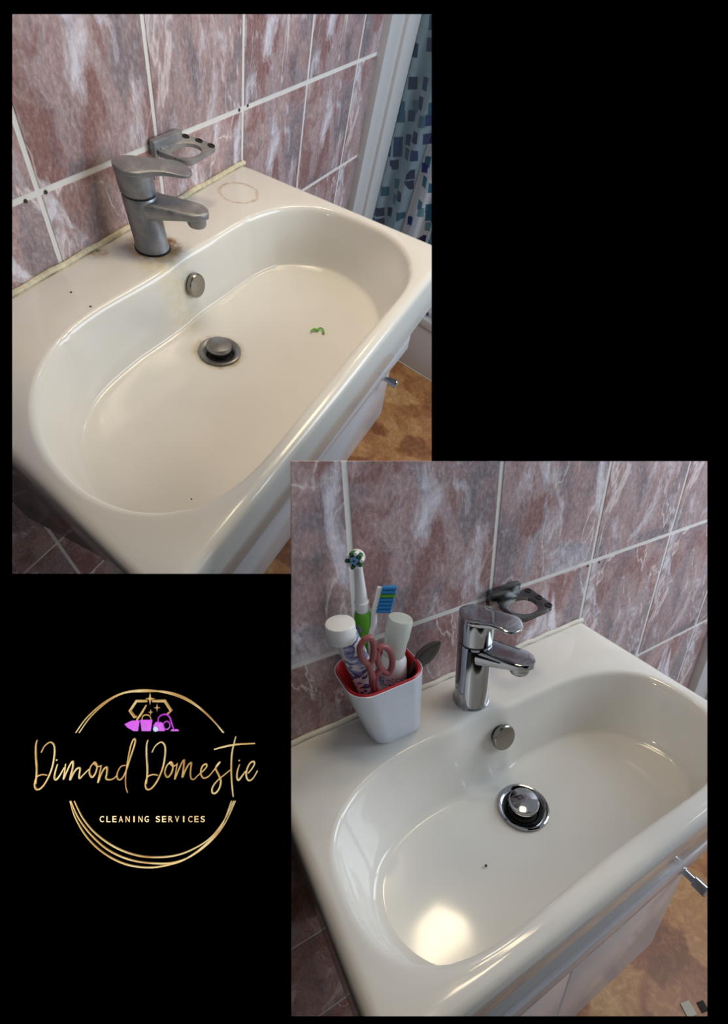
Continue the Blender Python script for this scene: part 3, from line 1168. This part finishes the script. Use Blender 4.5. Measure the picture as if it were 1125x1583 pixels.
fd = Vector((-.62, -.75, .12)).normalized()
a = hd_p + Vector((0, 0, -.012))
eb.part('brush_disc', MB().lathe(a - fd * .02, fd, [(.030, 0), (.042, .02), (.042, .04), (.036, .044)], 24), 'white', parent=es)
u_ = fd.orthogonal().normalized()
w_ = fd.cross(u_)
for k in range(10):
    an = 2 * math.pi * k / 10
    c0 = a + fd * .022 + (u_ * math.cos(an) + w_ * math.sin(an)) * .033
    eb.part('bristle_tuft', MB().lathe(c0, fd + (u_ * math.cos(an) + w_ * math.sin(an)) * .1, [(.0105, 0), (.0115, .04), (.009, .05)], 8), 'dgreen' if k % 2 else 'white', parent=es)
for k in range(5):
    an = 2 * math.pi * k / 5
    c0 = a + fd * .022 + (u_ * math.cos(an) + w_ * math.sin(an)) * .014
    eb.part('bristle_tuft', MB().lathe(c0, fd, [(.0105, 0), (.0105, .046), (.008, .052)], 8), 'lblue', parent=es)

# manual toothbrush
tb_top = up(588, 908, -.14)
tb_mid = up(579, 945, -.15)
tb_low = up(574, 1000, -.17)
tb_ft = Vector((-1.97, -.2, .05))
mt = Thing('toothbrush', BL, tuple(tb_ft), 'white manual toothbrush with blue and green bristles in the cup', 'toothbrush')
mh = mt.part('handle', MB().tube(spline([tb_ft, tb_low, up(577, 965, -.155), tb_mid, up(584, 925, -.145), tb_top], sub=5),
                                [.024 - .006 * min(1, k / 14) for k in range(26)], 12), 'white')
bd = Vector((.80, -.55, .05)).normalized()
for r in range(7):
    f = r / 6
    c0 = tb_top.lerp(tb_mid, .02 + .95 * f)
    for sgn in (-1, 1):
        side = bd.cross((tb_top - tb_mid).normalized()) * (.011 * sgn)
        mt.part('bristle_tuft', MB().lathe(c0 + side + bd * .01, bd, [(.0105, 0), (.0115, .07), (.010, .078)], 8), 'dgreen' if r == 2 and sgn < 0 else ('green' if r == 2 else 'blue'), parent=mh)

# toothpaste tube standing on its crimp, cap upwards
tt = up(525, 962, -.23)
tn = up(527, 986, -.23)
tf_ = Vector((-1.945, -.235, .07))
axis = (tt - tf_).normalized()
tpst = Thing('toothpaste_tube', BL, tuple(tf_), 'white and violet toothpaste tube with a wide white cap in the cup', 'tube')
side = axis.cross(Vector((0, -1, 0))).normalized()
fron = side.cross(axis).normalized()
rs = []
Lb = (tn - tf_).length
for k in range(9):
    s = k / 8
    w = .070 - .004 * s
    th = .008 + .052 * min(1, s * 1.15)
    if s > .9:
        w, th = .062, .056
    rs.append([tf_ + axis * Lb * s + side * w * math.cos(2 * math.pi * q / 24) + fron * th * math.sin(2 * math.pi * q / 24) for q in range(24)])
tpst.part('tube_body', MB().rings(rs), 'tube', smooth=50)
a, d, pr = along(tn - axis * .005, tt, [(.074, 0), (.078, .03), (.076, .9), (.072, .97), (.06, 1.0)])
cp = tpst.part('cap', MB().lathe(a, d, pr, 36), 'white')
tpst.part('cap_ridge', MB().lathe(a, d, [(.080, .015), (.080, .03)], 36, False, False), 'white', parent=cp)

# bottle with a milky flip cap
bt = up(619, 955, -.20)
bn = up(611, 995, -.20)
bs = up(608, 1008, -.205)
bf = Vector((-1.89, -.2, .05))
bo = Thing('lotion_bottle', BL, tuple(bf), 'small white bottle with a milky translucent cap in the cup', 'bottle')
a, d, pr = along(bf, bs, [(.072, 0), (.08, .04), (.08, .75), (.076, .9), (.060, .98), (.045, 1.0)])
bb = bo.part('bottle_body', MB().lathe(a, d, pr, 32), 'white')
bo.part('printed_label', MB().lathe(a, d, [(.0808, pr[-1][1] * .12), (.0812, pr[-1][1] * .14), (.0812, pr[-1][1] * .74), (.0808, pr[-1][1] * .76)], 32, False, False), 'bottle', parent=bb)
a, d, pr = along(bs - (bs - bf) * .03, bt, [(.062, 0), (.064, .05), (.064, .4), (.070, .5), (.072, .95), (.066, 1.0), (.04, 1.0)])
bo.part('cap', MB().lathe(a, d, pr, 32), 'clear')

# scissors: two finger loops above the rim, blades down in the cup
sc = Thing('scissors', BL, (-1.99, -.32, .05), 'scissors with dusty red finger loops standing in the cup', 'scissors')
YS = -.345
for kk, pts in enumerate(([(562, 990), (572, 986), (577, 998), (576, 1018), (569, 1026), (560, 1018), (556, 1002)],
                          [(585, 1003), (595, 1000), (604, 1010), (606, 1028), (600, 1040), (589, 1034), (583, 1018)])):
    loop = [up(x, y, YS + .012 * kk) for x, y in pts]
    hp = sc.part('finger_loop', MB().tube(spline(loop, True, 6) + [spline(loop, True, 6)[0]], .017, 10, False), 'mauve')
    low = [loop[4] if kk == 0 else loop[5], up(575 + 6 * kk, 1045, YS + .012 * kk), up(577 + 3 * kk, 1062, YS + .03), Vector((-1.99 + .02 * kk, -.30, .22))]
    sc.part('shank', MB().tube(spline(low, sub=5), [.019] * 16, 10), 'mauve', parent=hp)
    sc.part('blade', MB().box((-2.0 + .022 * kk, -.305, .05), (-1.985 + .022 * kk, -.285, .24), .002), 'steel', parent=hp)

# smoky leaf-shaped tool leaning to the right
l0, l1 = up(634, 1040, -.26), up(676, 988, -.26)
ax = (l1 - l0)
L_ = ax.length
ax.normalize()
sd = ax.cross(Vector((0, -1, .3))).normalized()
nr = sd.cross(ax)
rs = []
for k in range(17):
    s = k / 16
    w = .008 + .050 * math.sin(math.pi * min(1, s * .98 + .02) ** 1.25) ** .8
    rs.append([l0 + ax * L_ * s + sd * w * math.cos(2 * math.pi * q / 16) + nr * (.012 * math.sin(2 * math.pi * q / 16) + .03 * s * s) for q in range(16)])
tool = Thing('toiletry_tool', BL, tuple(l0), 'smoky translucent leaf-shaped plastic tool leaning out of the cup', 'tool')
tool.part('blade', MB().rings(rs), 'smoke', smooth=60)
tool.part('grip', MB().tube([(-1.84, -.25, .06), l0, l0 + ax * .10], [.016, .018, .014], 10), 'black')

# ------------------------------------------------------------------ the golden sign on the black panel
ZS = DB - TH                                     # front face of the panel


def sg_pt(zx, zy, lift=0.0):
    px, py = 40 + zx / 3.0405, 1050 + zy / 3.0405
    return ((px - PPX) / F * ZS, (py - PPY) / F * ZS, ZS - lift)


PXU = ZS / F / 3.0405                            # tile widths per unit of the drawing
sgn = Thing('company_sign', BD, sg_pt(560, 900), 'golden round cleaning company sign with script lettering on the black panel', 'sign')


def stroke(name, pts, r, mat='gold', sub=6, parent=None, smooth_=True):
    P = spline(pts, sub=sub) if smooth_ else [np.array(p, float) for p in pts]
    if not isinstance(r, (list, tuple)):
        n = len(P)
        rr = [r * PXU * (.62 + .38 * math.sin(math.pi * min(1, (k + .5) / n))) for k in range(n)]
    path = [sg_pt(x, y, .9 * max(rr)) for x, y in P]
    return sgn.part(name, MB().tube(path, rr, 6), mat, parent=parent, smooth=60)


def flat(name, poly, mat, depth=3.0, parent=None):
    pts = [sg_pt(x, y) for x, y in poly]
    return sgn.part(name, MB().prism([(p[0], p[1]) for p in pts], ZS, ZS - depth * PXU, 'xy'), mat, parent=parent, smooth=20)


LET = {
    'D': [[(57, 284), (51, 310), (51, 360), (55, 420), (52, 470), (50, 490)],
          [(76, 342), (92, 312), (118, 294), (136, 310), (138, 350), (128, 410), (108, 462), (84, 500), (62, 516), (48, 508), (46, 484), (56, 456), (80, 446), (104, 449)]],
    'i': [[(152, 398), (142, 432), (138, 460), (146, 470), (164, 448), (184, 412)], [(146, 379), (150, 376)]],
    'm': [[(190, 396), (186, 430), (180, 468), (196, 432), (212, 398), (224, 384), (224, 412), (214, 452), (212, 470), (228, 438), (246, 416), (258, 418), (254, 448), (256, 464), (274, 446), (300, 420)]],
    'o': [[(326, 388), (308, 408), (302, 438), (314, 458), (330, 440), (338, 410), (330, 390), (322, 392), (340, 408), (356, 404)]],
    'n': [[(358, 402), (350, 440), (342, 484), (354, 452), (370, 420), (384, 412), (384, 440), (380, 464), (396, 470), (416, 464), (430, 450)]],
    'd': [[(472, 402), (450, 408), (434, 436), (434, 464), (450, 468), (470, 438), (492, 372), (512, 312), (517, 284), (508, 282), (494, 318), (480, 392), (472, 452), (472, 500), (481, 531)]],
}
for L0 in ('D', 'i', 'm', 'o', 'n', 'd'):
    ref = None
    for s in LET[L0]:
        ref = stroke('script_letter', s, 4.4, parent=ref)
LET2 = [
    [[(x + 519, y) for x, y in s] for s in LET['D']],
    [[(682, 386), (664, 406), (656, 438), (668, 458), (686, 440), (694, 410), (686, 388), (678, 392), (694, 406), (710, 400)]],
    [[(714, 392), (708, 430), (702, 468), (718, 430), (734, 394), (746, 378), (744, 412), (738, 458), (752, 426), (768, 398), (780, 392), (776, 430), (778, 462), (792, 468), (808, 452)]],
    [[(808, 452), (832, 432), (852, 408), (846, 396), (830, 410), (824, 440), (836, 462), (858, 456), (874, 440)]],
    [[(874, 440), (896, 412), (914, 388), (906, 394), (894, 416), (906, 444), (918, 474), (912, 508), (894, 532), (878, 530), (880, 504), (904, 472), (936, 446), (962, 424)]],
    [[(988, 268), (980, 300), (970, 350), (967, 420), (970, 490), (976, 550)], [(886, 328), (930, 316), (990, 305), (1078, 300)]],
    [[(1006, 398), (996, 430), (994, 460), (1002, 472), (1018, 452), (1034, 430)], [(1002, 382), (1006, 378)]],
    [[(1046, 440), (1064, 418), (1076, 396), (1070, 384), (1054, 394), (1040, 424), (1038, 456), (1050, 474), (1070, 462), (1090, 428)]],
]
for strokes in LET2:
    ref = None
    for s in strokes:
        ref = stroke('script_letter', s, 4.4, parent=ref)
# the broken ring, two strands above and three below
for pts, r in (([(237, 250), (290, 178), (370, 108), (450, 66), (540, 50), (630, 56), (720, 80), (800, 122), (870, 182), (932, 250)], 4.0),
               ([(253, 250), (310, 172), (392, 100), (470, 62), (560, 56), (660, 58), (750, 86), (830, 142), (890, 202), (928, 250)], 4.0),
               ([(210, 570), (236, 650), (290, 740), (370, 815), (470, 866), (580, 882), (680, 868), (760, 838), (850, 770), (920, 690), (968, 570)], 4.0),
               ([(214, 570), (250, 650), (310, 730), (390, 800), (490, 845), (600, 862), (700, 858), (790, 822), (880, 750), (940, 670), (986, 570)], 4.0),
               ([(230, 570), (270, 650), (330, 722), (420, 786), (520, 824), (620, 834), (720, 822), (810, 784), (880, 732), (940, 650), (978, 570)], 4.0)):
    stroke('ring_strand', pts, r)
# diamond, stars
for pts in ([(524, 172), (516, 176), (494, 146), (524, 100), (574, 100)], [(598, 100), (656, 100), (686, 146), (670, 160)]):
    P = []
    stroke('diamond_outline', pts, 7.5, smooth_=False)


def star(cx, cy, a, b):
    poly = []
    for k in range(8):
        r = a if k % 2 == 0 else b
        an = math.pi / 4 * k
        poly.append((cx + math.cos(an) * r * (.8 if k in (0, 4) else 1), cy + math.sin(an) * r))
    flat('star', poly, 'gold', 4)


star(585, 91, 30, 6)
star(618, 133, 19, 4)
star(588, 154, 14, 3.2)
# cleaning tools
stroke('broom_handle', [(569, 120), (548, 156), (524, 190)], 5.5)
flat('broom_head', [(465, 210), (498, 194), (536, 192), (532, 220), (528, 243), (508, 243), (492, 234), (478, 226)], 'purple')
bk = flat('bucket', [(538, 190), (596, 190), (588, 243), (546, 243)], 'purple')
stroke('bucket_handle', [(547, 190), (552, 172), (568, 166), (584, 172), (590, 190)], 3.0, parent=bk)
vc = flat('vacuum_body', [(602, 243), (600, 218), (612, 200), (634, 200), (648, 208), (654, 226), (654, 243)], 'purple')
flat('vacuum_wheel', [(612 + 12 * math.cos(k * math.pi / 10), 233 + 12 * math.sin(k * math.pi / 10)) for k in range(20)], 'icewhite', 5, parent=vc)
stroke('vacuum_hose', [(624, 204), (626, 180), (642, 166), (664, 164), (678, 178), (688, 206), (698, 238)], 4.2, 'purple', parent=vc)
stroke('vacuum_grip', [(650, 228), (650, 206), (664, 196), (678, 206), (678, 222), (666, 234), (652, 230)], 3.6, 'purple', parent=vc)
flat('vacuum_nozzle', [(680, 243), (686, 234), (714, 234), (721, 243)], 'purple', parent=vc)

# spaced small capitals
WORD = 'CLEANING SERVICES'
xs = [359, 390, 418, 448, 480, 510, 540, 569, None, 622, 651, 681, 712, 743, 774, 803, 832]
fc = bpy.data.curves.new('font', 'FONT')
fc.size = 1
fc.extrude = .04
fo = bpy.data.objects.new('font', fc)
col.objects.link(fo)
cache = {}
for ch, cx in zip(WORD, xs):
    if cx is None:
        continue
    if ch not in cache:
        fc.body = ch
        dg = bpy.context.evaluated_depsgraph_get()
        me0 = bpy.data.meshes.new_from_object(fo.evaluated_get(dg))
        V = [v.co.copy() for v in me0.vertices]
        cache[ch] = (V, [tuple(p.vertices) for p in me0.polygons])
        bpy.data.meshes.remove(me0)
    V, Fc = cache[ch]
    xa, xb = min(v.x for v in V), max(v.x for v in V)
    za, zb = min(v.y for v in V), max(v.y for v in V)
    wd = 6 if ch == 'I' else 19
    mb = MB()
    mb.add([sg_pt(cx + ((v.x - xa) / (xb - xa) - .5) * wd, 670 - (v.y - za) / (zb - za) * 28, (v.z + .04) / .08 * 3 * PXU + .0003) for v in V], Fc)
    sgn.part('capital_letter', mb, 'gold', smooth=20)
bpy.data.objects.remove(fo)
bpy.data.curves.remove(fc)
